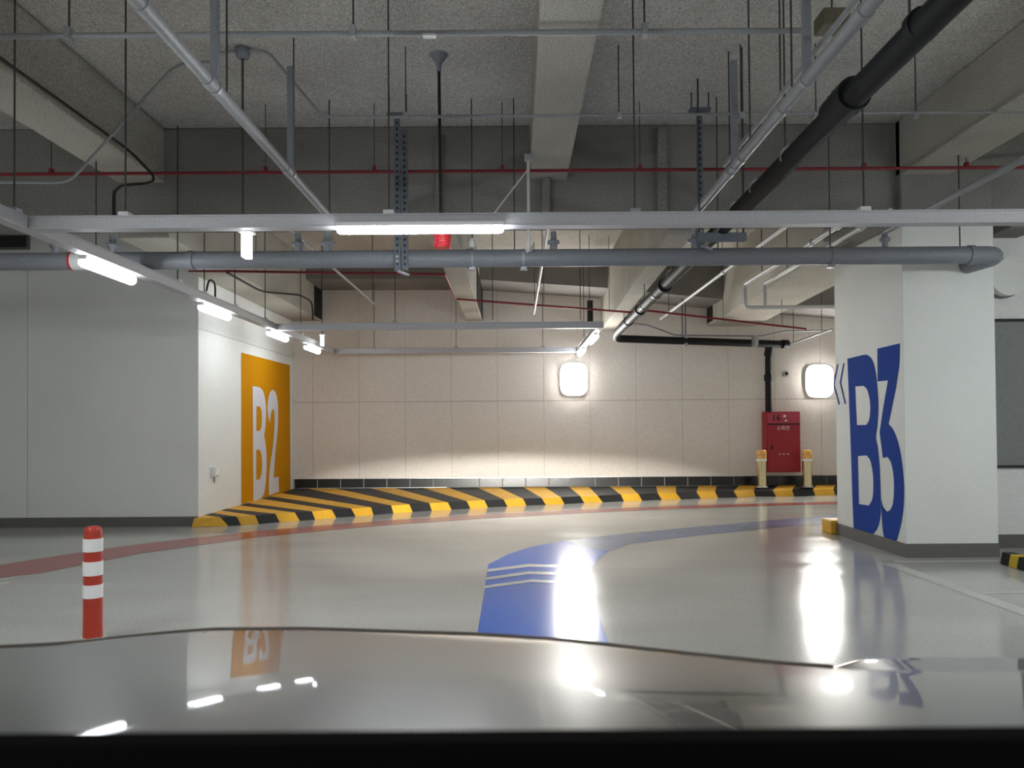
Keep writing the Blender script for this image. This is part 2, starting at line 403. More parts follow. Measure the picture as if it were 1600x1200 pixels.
# ------------------------------------------------------------------ striped kerb island
KB = [((309, 824), (311, 808), (311, 808)), ((358, 822), (344.4, 807.5), (318.8, 805.6)), ((377, 821), (370, 807), (330.6, 803)), ((405, 819), (399.4, 804), (344, 799)),
      ((437.5, 816), (430.6, 802.5), (354, 796)), ((469, 814), (461, 800.6), (373, 790)), ((493, 812), (487.5, 798), (385, 787)), ((525.6, 809), (518.6, 796), (408.8, 779.4)),
      ((556, 807), (549, 793.4), (422.5, 775.6)), ((584, 804.8), (580, 791), (440, 770)), ((615, 802), (611.4, 790), (481, 766)), ((645, 800), (640, 788), (525, 766)),
      ((675, 798), (671, 786), (579, 766)), ((706, 796.5), (699.8, 784), (617.5, 765.4)), ((735, 794.6), (729.5, 782), (661, 765)), ((762.6, 793), (757, 781.5), (701, 763.5)),
      ((793, 791.6), (787, 779.5), (746, 763)), ((823, 790), (817, 778.5), (779.5, 763)), ((853, 789), (846, 777), (818, 762)), ((882, 787.6), (876, 776), (851.5, 761.5)),
      ((913, 786), (906.6, 774.8), (889, 760)), ((942, 785), (933.6, 773), (920, 759.5)), ((975, 783.3), (970, 772.5), (953, 759)), ((1003.7, 782.5), (997.5, 772), (985, 758.7)),
      ((1034, 781), (1027.5, 771), (1025, 758)), ((1064.5, 780.5), (1056, 771), (1056, 757.7)), ((1095, 779), (1088, 769), (1091, 757.5)), ((1122, 778), (1117, 769), (1120, 757)),
      ((1152.5, 777.5), (1146, 767.5), (1154, 757)), ((1180.5, 776), (1177.5, 766.5), (1182, 757)), ((1212.5, 776), (1207, 766), (1216, 756.5)), ((1241, 775.5), (1237.5, 765), (1243, 756.5)),
      ((1274, 774.5), (1270, 764.5), (1275, 756)), ((1305, 773.5), (1302, 763), (1305, 755.5)), ((1336, 772.5), (1333, 762), (1338, 755)), ((1367, 772), (1364, 761.5), (1370, 754.5)), ((1398, 771.5), (1395, 761), (1400, 754))]
PLAT = 0.15
island = thing('striped_kerb', 'low concrete kerb island with slanting black and yellow stripes along the far wall', 'kerb', (-1.0, 13.0, 0))
kb = []
for i, (pb_, pt, pk) in enumerate(KB):
    b = F(*pb_)
    t = W(pt[0], pt[1], b.y + 0.05); t.z = 0.115
    t2 = t.copy(); 
    if i == 0:
        t.y = b.y + 0.02; t.x = b.x + 0.03; bk = Vector((WALLX + 0.003, LFY + 0.02, 0.12))
        b.x = WALLX - 0.05; t.x = WALLX - 0.02
    elif i <= 9:
        q = XW(pk[0], pk[1], WALLX); bk = Vector((WALLX + 0.003, min(max(q.y, LFY + 0.03), YF - 0.05), 0.13))
    else:
        q = W(pk[0], pk[1], YF); bk = Vector((q.x, YF - 0.014, PLAT))
    kb.append((b, t, bk))
for i in range(len(kb) - 1):
    (b0, t0, k0), (b1, t1, k1) = kb[i], kb[i + 1]
    if i == 9: mid = [Vector((WALLX + 0.003, YF - 0.014, PLAT))]
    else: mid = []
    m = 'kerb_yellow' if i % 2 == 0 else 'kerb_black'
    s = MB()
    top = [t0, t1, k1] + mid + [k0]
    zero = lambda p: Vector((p.x, p.y, 0.0))
    n = len(top)
    bot = [b0, b1] + [zero(p) for p in top[2:]]
    s.hexa(bot, top)
    s.build('kerb_block', m, island, 0.008)

# ------------------------------------------------------------------ overhead services
def rod(parent, x, y, z0, z1, r=0.006, name='hanger_rod', m='rod'):
    return MB().tube([(x, y, z0), (x, y, z1)], r, 6).build(name, m, parent)
def ring(parent, c, axis, r, w=0.03, m='galv', name='pipe_clamp'):
    a = Vector(axis).normalized(); c = Vector(c)
    return MB().tube([c - a * w / 2, c + a * w / 2], r, 16).build(name, m, parent)
def couplings(parent, pts, r, m, w=0.10, name='coupling'):
    for c, a in pts: ring(parent, c, a, r, w, m, name)

# lighting raceways
TZ0, TZ1, TW = 2.655, 2.745, 0.10
def raceway(label, p, q, rods, name='lighting_raceway', slope=0.0):
    p, q = Vector(p), Vector(q); d = (q - p).normalized(); s = Vector((-d.y, d.x, 0))
    t = thing(name, label, 'raceway', (p + q) / 2)
    hz = (TZ0 + TZ1) / 2
    up = Vector((0, 0, 1))
    b = MB()
    P, Q = p + up * hz, q + up * hz
    b.bar(P, Q, TW - 0.01, 0.066)
    b.build('channel', 'raceway', t, 0.002)
    e = MB().bar(P + up * 0.039, Q + up * 0.039, TW, 0.012); e.build('top_flange', 'raceway', t, 0.002)
    e = MB().bar(P - up * 0.039, Q - up * 0.039, TW, 0.012); e.build('bottom_flange', 'raceway', t, 0.002)
    for f in rods:
        c = p + (q - p) * f
        rod(t, c.x, c.y, TZ1, SLAB)
        c2 = c + up * (TZ1 + 0.015)
        MB().bar(c2 - s * 0.035, c2 + s * 0.035, 0.07, 0.03).build('clamp', 'plastic_white' if random.random() < .5 else 'galv', t, 0.003)
    return t
TX = -3.32
YC1, YC2, YC3 = 5.20, 10.6, 14.0
RX1 = W(937, 510, YC2).x
xr = [(W(px, 340, YC1).x - (TX + 0.05)) / (6.5 - (TX + 0.05)) for px in (196, 608, 992, 1350)]
raceway('long steel raceway crossing overhead nearest us, carrying the long bright tube', (TX + 0.05, YC1, 0), (6.5, YC1, 0), xr)
raceway('steel raceway running along the left aisle side with four tube lights', (TX, -5.5, 0), (TX, YC3 + 0.05, 0),
        [(y + 5.5) / (YC3 + 5.55) for y in (-3, 0.5, 2.6, 5.08, 7.55, 8.2, 9.1, 10.2, 11.9)])
raceway('middle steel raceway spanning the aisle in front of the beige panels', (TX + 0.05, YC2, 0), (RX1 + 0.05, YC2, 0), [0.36, 0.66, 0.93])
raceway('farthest steel raceway close to the beige panel wall', (TX + 0.05, YC3, 0), (RX1 - 0.05, YC3, 0), [0.16, 0.5, 0.86])
raceway('short steel raceway linking two cross raceways above the wall lamp', (RX1, YC2 + 0.05, 0), (RX1, YC3 + 0.05, 0), [0.4, 0.7])
# unseen second raceway beside and behind us, added to carry the extra tubes
raceway('unseen steel raceway added overhead beside and behind the car', (4.6, -5.5, 0), (4.6, 5.15, 0), [0.1, 0.4, 0.7])

def tube_light(c, axis, label, group=None, L=1.13, r=0.032, m='tube'):
    c = Vector(c); a = Vector(axis)
    t = thing('tube_light', label, 'tube light', c, group)
    w = (0.05, 0.05)
    z = Vector((0, 0, 1))
    MB().bar(c - a * (L / 2 + .004) + z * 0.030, c + a * (L / 2 + .004) + z * 0.030, 0.06, 0.03).build('housing', 'lamp_body', t, 0.003)
    pts = [c + a * (L / 2) * k for k in (-1, -.985, -.96, .96, .985, 1)]
    MB().tube(pts, [r * .45, r * .82, r, r, r * .82, r * .45], 16).build('diffuser', m, t)
    return t
zt = TZ0 - 0.047
tl = (W(527, 355, YC1 - 0.06), W(787, 355, YC1 - 0.06))
tube_light(((tl[0].x + tl[1].x) / 2, YC1 - 0.06, (tl[0].z + tl[1].z) / 2 - 0.012), (1, 0, 0), 'long bright tube light under the nearest cross raceway, seen full length', L=tl[1].x - tl[0].x)
for y, lab in ((6.33, 'bright tube light on the left raceway in front of the grey main pipe'), (8.58, 'second tube light along the left raceway, before the wall corner'),
               (10.85, 'third tube light along the left raceway, above the yellow sign'), (12.7, 'fourth and farthest tube light of the left raceway')):
    tube_light((TX - 0.03, y, zt), (0, 1, 0), lab, L=0.78, r=0.044, m='tube_short')
tube_light((RX1, 11.5, zt), (0, 1, 0), 'tube light at the near end of the short raceway above the wall lamp', L=0.8, r=0.044, m='tube_short')
tube_light((RX1, 13.5, zt), (0, 1, 0), 'tube light at the far end of the short raceway above the wall lamp', L=0.8, r=0.044, m='tube_short')
tube_light((5.3, YC1 - 0.06, zt), (1, 0, 0), 'unseen tube light added at the right end of the nearest cross raceway', L=1.13)  # out of view, added for more light
for x, y in ((TX, 3.4), (TX, 1.2), (TX, -1.0), (TX, -3.2), (4.6, 3.6), (4.6, 1.2), (4.6, -1.0), (4.6, -3.2)):  # unseen tubes added to brighten the walls, pillar and floor
    tube_light((x, y, zt), (0, 1, 0), 'unseen tube light added on a raceway beside or behind the car', 'unseen tube lights added beside and behind the car', L=1.13)

# wall lamps
def wall_lamp(px, py, label, w=0.53, h=0.63):
    c = W(px, py, YF); t = thing('wall_lamp', label, 'lamp', (c.x, YF, c.z))
    n = 40
    def ringv(y, k):
        out = []
        for j in range(n):
            a = 2 * math.pi * j / n; ca, sa = math.cos(a), math.sin(a); e = 0.55
            out.append((c.x + k * w / 2 * math.copysign(abs(ca) ** e, ca), y, c.z + k * h / 2 * math.copysign(abs(sa) ** e, sa)))
        return out
    def shell(rows, name, m):
        vs_ = [v for y, k in rows for v in ringv(y, k)]; q = len(rows)
        fs = [(i * n + j, i * n + (j + 1) % n, (i + 1) * n + (j + 1) % n, (i + 1) * n + j) for i in range(q - 1) for j in range(n)]
        fs += [tuple(range(n))[::-1], tuple(range((q - 1) * n, q * n))]
        MB().add(vs_, fs, True).build(name, m, t)
    shell([(YF, .8), (YF - 0.07, .99), (YF - 0.108, .99)], 'housing', 'lamp_body')
    shell([(YF - 0.10, .985), (YF - 0.116, .985), (YF - 0.122, .9), (YF - 0.124, .5)], 'diffuser', 'wall_lamp')
wall_lamp(896, 593, 'glaring white lamp in the middle of the beige panel wall')
wall_lamp(1277, 596, 'glaring white lamp on the panel wall beside the pillar')

# exit signs hanging edge-on
def exit_sign(px, y0, y1, Y, label, w, dep):
    a, b = W(px, y0, Y), W(px, y1, Y); t = thing('exit_sign', label, 'sign', a)
    box('lit_panel', 'exit_panel', t, a.x - w / 2, a.x + w / 2, Y, Y + dep, b.z, a.z - 0.01, bevel=0.006)
    rod(t, a.x, Y + dep / 2, a.z - 0.01, TZ0 if Y < 9 else SLAB, 0.008, 'stem')
    box('bracket', 'lamp_body', t, a.x - w / 2 - 0.02, a.x + w / 2 + 0.02, Y, Y + 0.1, a.z - 0.012, a.z + 0.004)
exit_sign(382, 359, 401, YC1 + 0.03, 'white exit sign seen edge-on below the nearest cross raceway', 0.05, 0.09)
exit_sign(502, 522, 540, 12.4, 'small white exit sign seen edge-on near the far corner', 0.04, 0.10)

# grey main pipe across the picture
MY, MZ, MR = 6.97, W(800, 403.5, 6.97).z, 0.079
mp = thing('main_pipe', 'thick dark grey main pipe running right across below the raceway', 'pipe', (0, MY, MZ))
x_end = W(1540, 395, MY).x
MB().tube(arc([(-8.8, MY, MZ), (x_end + .14, MY, MZ), (x_end + .14, MY + 0.85, MZ + .02)], 0.18, 8), MR, 24).build('pipe_run', 'pipe_grey', mp)
for px in (300, 733, 1300, 1516):
    ring(mp, (W(px, 403, MY).x, MY, MZ), (1, 0, 0), MR + 0.010, 0.05, 'pipe_grey', 'coupling')
for px in (738, 818, 1297):
    x = W(px, 403, MY).x; ring(mp, (x, MY, MZ), (1, 0, 0), MR + 0.006, 0.02, 'galv', 'pipe_clamp')
    MB().box(x - 0.03, x + 0.03, MY - 0.03, MY + 0.03, MZ - MR - 0.03, MZ - MR).build('clamp_foot', 'galv', mp, 0.004)
for px in (150, 515, 738, 804, 1122, 1297, 1500):
    x = W(px, 390, MY).x; rod(mp, x, MY, MZ + MR - 0.004, SLAB)
for px in (88, 176, 466, 865):
    x = W(px, 390, MY).x
    MB().lathe([(0.034, MZ + MR - 0.02), (0.034, MZ + MR + 0.05), (0.055, MZ + MR + 0.05), (0.055, MZ + MR + 0.075), (0.03, MZ + MR + 0.075), (0.026, MZ + MR + 0.16)], x, MY, 14).build('outlet_fitting', 'pipe_grey', mp)
sx = W(128, 408, MY).x
ring(mp, (sx, MY, MZ), (1, 0, 0), MR + 0.003, 0.15, 'plastic_white', 'marking_band')
for dx in (-0.085, 0.085): ring(mp, (sx + dx, MY, MZ), (1, 0, 0), MR + 0.0035, 0.02, 'beacon', 'red_band')
# drooping flange disc at the pipe's bend
fl = W(1592, 428, 7.75)
MB().tube([(fl.x, 7.90, fl.z), (fl.x, 8.04, fl.z)], 0.19, 24).build('end_flange', 'pillar_paint', mp)
MB().tube([(fl.x, 7.99, fl.z), (fl.x, 8.045, fl.z)], 0.205, 24).build('flange_gasket', 'base_grey', mp)

def strut(name, label, px, py0, py1, Y, w=0.075, two=False):
    a, b = W(px, py0, Y), W(px + 2, py1, Y)
    t = thing(name, label, 'strut', (a.x, Y, b.z))
    x = a.x
    for s, dx in enumerate((0, 0.062) if two else (0,)):
        MB().box(x + dx - 0.027, x + dx + 0.027, Y + s * .03, Y + 0.03 + s * .03, b.z + s * .02, a.z - s * .12).build('channel', 'strut', t, 0.003)
        z = b.z + 0.06
        h = MB()
        while z < a.z - s * .12 - 0.05:
            h.box(x + dx - 0.008, x + dx + 0.008, Y + s * .03 - 0.002, Y + s * .03 + 0.002, z, z + 0.025); z += 0.055
        h.build('slot_row', 'hole', t)['kind'] = 'stuff'
    MB().box(x - 0.09, x + 0.10, Y - 0.02, Y + 0.05, a.z - 0.005, a.z + 0.02).build('cap_plate', 'strut', t, 0.003)
    for dx in (-0.07, 0.085): rod(t, x + dx, Y + 0.01, a.z + 0.02, SLAB)
    for dz in (0.09, 0.13):
        MB().tube([(x, Y - 0.012, b.z + dz), (x, Y, b.z + dz)], 0.014, 10).build('bolt', 'steel', t)
    MB().bar((x, Y - .01, b.z), (x + 0.1, Y + 0.03, b.z - 0.03), 0.04, 0.02).build('foot_bracket', 'galv', t, 0.003)
    return t
strut('strut_hanger', 'pair of perforated steel struts dropping past the long tube light', 620, 180, 424, MY - 0.12, two=True)
strut('strut_hanger', 'grey steel strut dropping to the main pipe beside the black pipe', 1093, 172, 384, MY - 0.11)
# whitish brace from the beam down to the main pipe
bz = W(825, 252, MY)
t = thing('pipe_brace', 'pale steel brace dropping from the centre beam onto the main pipe', 'brace', (bz.x, MY, MZ))
MB().tube([(bz.x, MY - 0.09, bz.z), (bz.x, MY - 0.09, MZ + 0.04)], 0.014, 10).build('post', 'pipe_white', t)
MB().box(bz.x - 0.035, bz.x + 0.035, MY - 0.12, MY - 0.06, bz.z - 0.03, bz.z + 0.03).build('top_bracket', 'galv', t, 0.005)
d1 = W(738, 378, MY - 0.09)
MB().tube([(bz.x, MY - 0.09, bz.z - 0.10), (d1.x, MY - 0.09, d1.z)], 0.007, 8).build('diagonal', 'pipe_white', t)
MB().lathe([(0.02, d1.z - .05), (0.028, d1.z - .03), (0.028, d1.z + 0.0), (0.015, d1.z + 0.03)], d1.x, MY - 0.09, 12).build('swivel', 'pipe_white', t)
for s in (-1, 1):
    MB().bar((bz.x + s * .01, MY - 0.09, MZ + 0.03), (bz.x + s * 0.04, MY - 0.085, MZ + 0.10), 0.018, 0.018).build('clevis', 'galv', t)

# sprinkler branch pipes
def branch(label, X, z, y0, r, m, px_posts=(), riser=True, coup=(), y1=MY):
    t = thing('branch_pipe', label, 'pipe', (X, y0, z))
    pts = [(X, y0, z), (X, y1, z)]
    if riser: pts = arc(pts + [(X, y1, MZ + MR + 0.06)], 0.10)
    MB().tube(pts, r, 16).build('pipe_run', m, t)
    if riser:
        MB().lathe([(r * 1.1, MZ + MR - 0.02), (r * 1.1, MZ + MR + 0.05), (r * 1.9, MZ + MR + 0.055), (r * 1.9, MZ + MR + 0.08), (r * 1.1, MZ + MR + 0.085), (r * 1.1, MZ + MR + 0.12)], X, MY, 16).build('flange', 'pipe_grey', t)
    for y in coup: ring(t, (X, y, z), (0, 1, 0), r * 1.14, 0.09, m, 'coupling')
    for px, ytop in px_posts:
        # depth at which this pipe shows at that pixel column
        y = X * FPX / (px - CX)
        zt_ = W(px, ytop, y).z
        MB().box(X - 0.022, X + 0.022, y - 0.02, y + 0.02, z + r * .8, min(SLAB, zt_)).build('post', 'pipe_grey', t, 0.003)
        ring(t, (X, y, z), (0, 1, 0), r + 0.006, 0.03, 'galv', 'pipe_clamp')
    return t
HB = 1.94
lp = branch('grey branch pipe rising from the main on the left and coming overhead', -0.873 * HB, CAM_H + HB, -3.0, 0.036, 'pipe_light', ((336, -60), (455, 105)), coup=(3.5, 4.25, 5.7))
for px in (352, 458):
    y = -0.873 * HB * FPX / (px - CX); rod(lp, -0.873 * HB + 0.01, y, CAM_H + HB + 0.03, SLAB)
rp = branch('grey branch pipe rising from the main beside the black pipe', 0.853 * HB, CAM_H + HB, -3.0, 0.038, 'pipe_light', ((1268, -60), (1153, 95)), coup=(3.6, 4.7, 5.55, 5.85))
for px in (1252, 1184):
    y = 0.853 * HB * FPX / (px - CX); rod(rp, 0.853 * HB - 0.03, y, CAM_H + HB + 0.03, SLAB)
branch('thin grey branch pipe slanting in at the far right above the raceway', 1.93 * 1.75, CAM_H + 1.75, -2.0, 0.024, 'pipe_light', (), True)
sp = branch('thin grey pipe running just above the right branch pipe', 0.81 * 2.14, CAM_H + 2.14, -2.0, 0.016, 'pipe_light', (), False, y1=6.3)
for px in (1226, 1145):
    y = 0.81 * 2.14 * FPX / (px - CX); rod(sp, 0.81 * 2.14, y, CAM_H + 2.14, SLAB)

def thin(name, label, pts, r, m, rods=(), rad=0.06, cat='pipe', coup=()):
    t = thing(name, label, cat, pts[0])
    MB().tube(arc(pts, rad), r, 10).build('pipe_run', m, t)
    for x, y, z in rods: rod(t, x, y, z, SLAB)
    for c, a in coup: ring(t, c, a, r * 1.35, 0.09, m, 'coupling')
    return t
HS = 1.90; ZS = CAM_H + HS
def line_y(px, py, ratio): return HS * FPX / (667 - py)
thin('sprinkler_pipe', 'thin white pipe beyond the girder, just right of the hanging beam', [(0.172 * HS, 6.9, ZS), (0.172 * HS, 12.9, ZS)], 0.018, 'pipe_white', [(0.172 * HS, 8.9, ZS), (0.172 * HS, 12.4, ZS)], coup=[((0.172 * HS, 10.2, ZS), (0, 1, 0))])
thin('sprinkler_pipe', 'thin pipe beyond the girder left of the exit sign corner', [(-1.13 * HS, 7.2, ZS), (-1.13 * HS, 11.8, ZS)], 0.017, 'pipe_light', [(-1.13 * HS, 9.0, ZS), (-1.13 * HS, 11.6, ZS)])
thin('sprinkler_pipe', 'long thin white pipe right of the black pipe, beyond the girder', [(1.367 * HS, 6.9, ZS), (1.367 * HS, 13.6, ZS)], 0.022, 'pipe_white', [(1.367 * HS, 8.9, ZS), (1.367 * HS, 12.9, ZS)], coup=[((1.367 * HS, 9.5, ZS), (0, 1, 0))])
zd = W(1230, 480, 10.3).z
thin('sprinkler_pipe', 'pale pipe bending down and then right behind the pillar', [(1.635 * HS, 6.8, ZS), (1.635 * HS, 10.3, ZS), (1.635 * HS, 10.3, zd), (4.6, 10.3, zd)], 0.026, 'pipe_white', [(1.635 * HS, 9.6, ZS)], coup=[((1.635 * HS, 7.3, ZS), (0, 1, 0)), ((1.635 * HS, 8.0, ZS), (0, 1, 0))])
thin('sprinkler_pipe', 'pale pipe next to the pillar dropping into a grey cross pipe', [(1.765 * HS, 6.8, ZS), (1.765 * HS, 10.25, ZS), (1.765 * HS, 10.25, zd + 0.02)], 0.024, 'pipe_white', [(1.765 * HS, 9.4, ZS)], coup=[((1.765 * HS, 7.4, ZS), (0, 1, 0))])

# black drain pipe
BX = 1.80
def bz_(y): return CAM_H + 1.755 - 0.0075 * (y - 3.0) - (0.03 if y > 9 else 0)
bp = thing('drain_pipe', 'thick black drain pipe running overhead and down to the red cabinet', 'pipe', (BX, 13.6, bz_(13.6)))
e1 = W(966, 529, 13.65); e2 = W(1220, 537.5, 14.35); cabx = W(1201, 600, 14.52).x
MB().tube(arc([(BX, -3.0, bz_(-3)), (BX, 13.45, bz_(13.45)), (BX, 13.65, e1.z + 0.0), (e2.x + 0.06, 14.40, e2.z)], 0.14), 0.068, 20).build('pipe_run', 'pipe_black', bp)
cab_top = W(1222, 643, 14.5).z
MB().tube([(cabx, 14.40, e2.z + 0.01), (cabx, 14.52, e2.z - 0.25), (cabx, 14.54, cab_top - 0.02)], 0.062, 18).build('drop_pipe', 'pipe_black', bp)
MB().tube([(cabx, 14.40, e2.z - 0.02), (cabx, 14.51, e2.z - 0.20)], 0.085, 18).build('elbow', 'pipe_black', bp)
ring(bp, (cabx, 14.53, e2.z - 0.62), (0, 0, 1), 0.08, 0.12, 'pipe_black', 'coupling')
MB().tube([(e2.x + 0.03, 14.36, e2.z), (e2.x + 0.14, 14.40, e2.z)], 0.082, 18).build('end_cap', 'pipe_black', bp)
for y, k in ((4.08, .092), (4.22, .086), (3.35, .078), (9.2, .085), (11.0, .082), (12.1, .08)):
    ring(bp, (BX, y, bz_(y)), (0, 1, 0), k, 0.13 if k > .08 else .05, 'pipe_black', 'coupling')
for y in (4.95, 5.6, 6.15, 8.7, 9.7, 10.6, 12.6):
    ring(bp, (BX, y, bz_(y)), (0, 1, 0), 0.073, 0.022, 'steel', 'pipe_clamp')
for y, dx in ((3.45, 0), (5.0, -0.02), (6.05, 0.02), (8.7, 0), (10.6, 0), (12.6, 0)):
    rod(bp, BX + dx, y, bz_(y) + 0.06, SLAB)
TRY = 6.6; trz = bz_(TRY) - 0.068 - 0.037
MB().box(BX - 0.22, BX + 0.2, TRY - 0.03, TRY + 0.03, trz - 0.035, trz + 0.035).build('trapeze_bar', 'strut', bp, 0.003)
for x in (BX - 0.2, BX + 0.18): rod(bp, x, TRY, trz, SLAB, 0.008)
for px in (1070, 1180):
    q = W(px, 533, 14.0); MB().box(q.x - 0.03, q.x + 0.03, 13.9, 14.12, q.z - 0.1, q.z + 0.10).build('pipe_clamp', 'galv', bp, 0.004)
for px in (1066, 1071):
    q = W(px, 500, 13.95); rod(bp, q.x, 13.95, W(px, 530, 13.95).z, 3.75, 0.012, 'support_post', 'strut')

# red fire pipes
RYP = 7.05; rz = W(800, 267, RYP).z
rpipe = thin('red_pipe', 'thin dark red pipe crossing in front of the near girder', [(-8.8, RYP, rz), (8.8, RYP, rz)], 0.015, 'pipe_red')
for px in (80, 415, 585, 785, 1000, 1350, 1510):
    x = W(px, 268, RYP).x
    MB().box(x - 0.014, x + 0.014, RYP - 0.02, RYP + 0.02, rz, rz + 0.05).build('saddle', 'pipe_red', rpipe)
    rod(rpipe, x, RYP, rz + 0.04, SLAB if abs(x - .35) > .3 else 3.75, 0.004)
q0, q1, q2, q3, q4 = W(295, 423, 9.9), W(695, 428.5, 9.9), W(712, 467, 12.05), W(985, 488, 12.05), W(1260, 514, 12.05)
r2 = thin('red_pipe', 'thin red pipe beyond the girder, stepping back and sloping to the right', [q0, q1, q2, q3, W(1000, 484, 12.05), q4], 0.016, 'pipe_red', rad=0.04)
for px, py in ((400, 423.5), (850, 478), (952, 486), (1130, 502), (1222, 510)):
    q = W(px, py, 9.9 if px < 700 else 12.05); rod(r2, q.x, q.y, q.z, SLAB, 0.005)

# conduits near the slab
CZ = CAM_H + 2.40
cy = 2.40 * FPX / 621
cx1 = W(1266, 44, cy).x
c1 = thin('conduit', 'straight grey conduit high overhead, ending at a brown box', [(-8, cy, CZ), (cx1, cy, CZ)], 0.018, 'pipe_light', cat='conduit')
for px in (108, 552, 1007):
    x = W(px, 46, cy).x; rod(c1, x, cy, CZ + 0.02, SLAB)
    MB().box(x - 0.018, x + 0.018, cy - 0.03, cy + 0.03, CZ - 0.03, CZ + 0.045).build('clip', 'galv', c1, 0.004)
x = W(671, 50, cy).x; MB().box(x - 0.04, x + 0.04, cy - 0.022, cy + 0.02, CZ - 0.024, CZ - 0.01).build('name_tag', 'plastic_white', c1)
a, b = W(1279, 22, cy), W(1321, 47, cy)
MB().box(a.x, b.x, cy - 0.08, cy + 0.08, b.z, a.z).build('junction_box', 'box_brown', c1, 0.006)
rod(c1, (a.x + b.x) / 2, cy, a.z, SLAB)
CB = 6.0
pts = [W(-30, 285, CB), W(108, 285, CB), W(270, 105, CB), W(300, 96, CB), W(332, 97, CB), W(332, 82, CB), W(400, 79, CB), W(420, 82, CB), W(500, 178, CB), W(520, 183.5, CB), W(1640, 174, CB)]
c2 = thin('conduit', 'thin bent conduit climbing to a round ceiling box and crossing the picture', pts, 0.011, 'pipe_light', cat='conduit', rad=0.10)
jb = W(379, 82, CB)
MB().lathe([(0.02, jb.z - 0.05), (0.045, jb.z - 0.045), (0.055, jb.z - 0.02), (0.055, jb.z + 0.03), (0.04, SLAB - 0.001)], jb.x, CB, 16).build('round_box', 'pipe_grey', c2)
MB().tube([(jb.x, CB, jb.z - 0.04), (jb.x, CB, W(379, 345, CB).z)], 0.009, 8).build('drop_rod', 'rod', c2)
for px in (634, 967, 1158, 1275, 1431):
    q = W(px, 182, CB); rod(c2, q.x, CB, q.z, SLAB if abs(q.x - .35) > .2 else 3.75, 0.005)
    MB().box(q.x - 0.02, q.x + 0.02, CB - 0.02, CB + 0.02, q.z - 0.012, q.z + 0.03).build('clip', 'galv', c2)
thin('conduit', 'thin grey conduit dipping and climbing above the black cross pipe', [W(985, 505, 14.2), W(1012, 508, 14.2), W(1055, 524, 14.2), W(1190, 525, 14.2), W(1225, 517.5, 14.2), W(1300, 516, 14.2)], 0.014, 'pipe_grey', cat='conduit')
thin('conduit', 'short dark conduit slanting up beside the wall lamp by the pillar', [W(1236, 537, 13.9), W(1300, 514, 12.9)], 0.014, 'pipe_grey', [tuple(W(1240, 535, 13.8)), tuple(W(1284, 519, 13.2))], cat='conduit')
# black cables
thin('cable', 'black cable running along the left ceiling beam and dropping to the raceway', [(-3.44, -4, 3.80), (-3.44, 6.85, 3.80), W(250, 285, 6.75), W(190, 290, 6.5), W(178, 300, 5.4), W(178, 336, 5.25)], 0.012, 'cable', cat='cable', rad=0.15)
thin('cable', 'black cable looping down from the edge beam by the far corner', [W(355, 426, 9.6), W(409, 456, 10.9), W(470, 461, 12.4), W(488, 472, 12.9), W(489, 500, 12.9)], 0.015, 'cable', cat='cable', rad=0.3)
thin('cable', 'short black cable loop above the second left tube light', [(TX, 8.24, TZ1), (TX, 8.32, 2.93), (TX, 8.50, 2.93), (TX, 8.50, TZ1)], 0.010, 'cable', cat='cable', rad=0.08)
# dark slots where the beams meet the far girder
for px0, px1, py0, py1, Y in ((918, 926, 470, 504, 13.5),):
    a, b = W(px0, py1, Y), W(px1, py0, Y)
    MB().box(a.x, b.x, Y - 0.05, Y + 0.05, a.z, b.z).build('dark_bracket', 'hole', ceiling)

# red beacon under the black ceiling rod
BY = 6.13
bt, bb = W(691, 363, BY), W(691, 388, BY)
t = thing('alarm_beacon', 'red ribbed alarm beacon hanging from a black rod under the long tube', 'beacon', (bt.x, BY, bb.z))
H_ = bt.z - bb.z
prof = [(0.062, bb.z)]
for k in range(6):
    prof += [(0.070, bb.z + H_ * (k + .2) / 6), (0.070, bb.z + H_ * (k + .7) / 6), (0.064, bb.z + H_ * (k + 1) / 6)]
MB().lathe(prof, bt.x, BY, 20).build('lens', 'beacon', t)
MB().tube([(bt.x - 0.01, BY, bt.z - 0.01), (bt.x - 0.02, BY, SLAB - 0.06)], 0.013, 10).build('stem', 'cable', t)
MB().lathe([(0.018, SLAB - 0.14), (0.022, SLAB - 0.08), (0.055, SLAB - 0.03), (0.075, SLAB - 0.001)], bt.x - 0.02, BY, 18).build('canopy', 'pipe_grey', t)

# ------------------------------------------------------------------ fire cabinet
ca, cb = W(1197, 738, 14.48), W(1250, 643, 14.48)
cab = thing('fire_cabinet', 'red steel fire hydrant cabinet numbered 16 on the panel wall', 'cabinet', ((ca.x + cb.x) / 2, 14.6, ca.z))
x0, x1, z0, z1 = ca.x, cb.x, ca.z, cb.z
MB().box(x0, x1, 14.48, YF + 0.0, z0, z1).build('case', 'cab_red', cab, 0.008)
zs = z1 - (z1 - z0) * 0.20
up = MB().box(x0 + 0.035, x1 - 0.015, 14.468, 14.482, zs + 0.01, z1 - 0.03).build('upper_panel', 'cab_red_light', cab, 0.004)
door = MB().box(x0 + 0.035, x1 - 0.015, 14.466, 14.482, z0 + 0.02, zs - 0.02).build('door', 'cab_red', cab, 0.004)
box('frame_rail', 'cab_dark', cab, x0 + 0.03, x1 - 0.01, 14.474, 14.484, zs - 0.02, zs + 0.008)
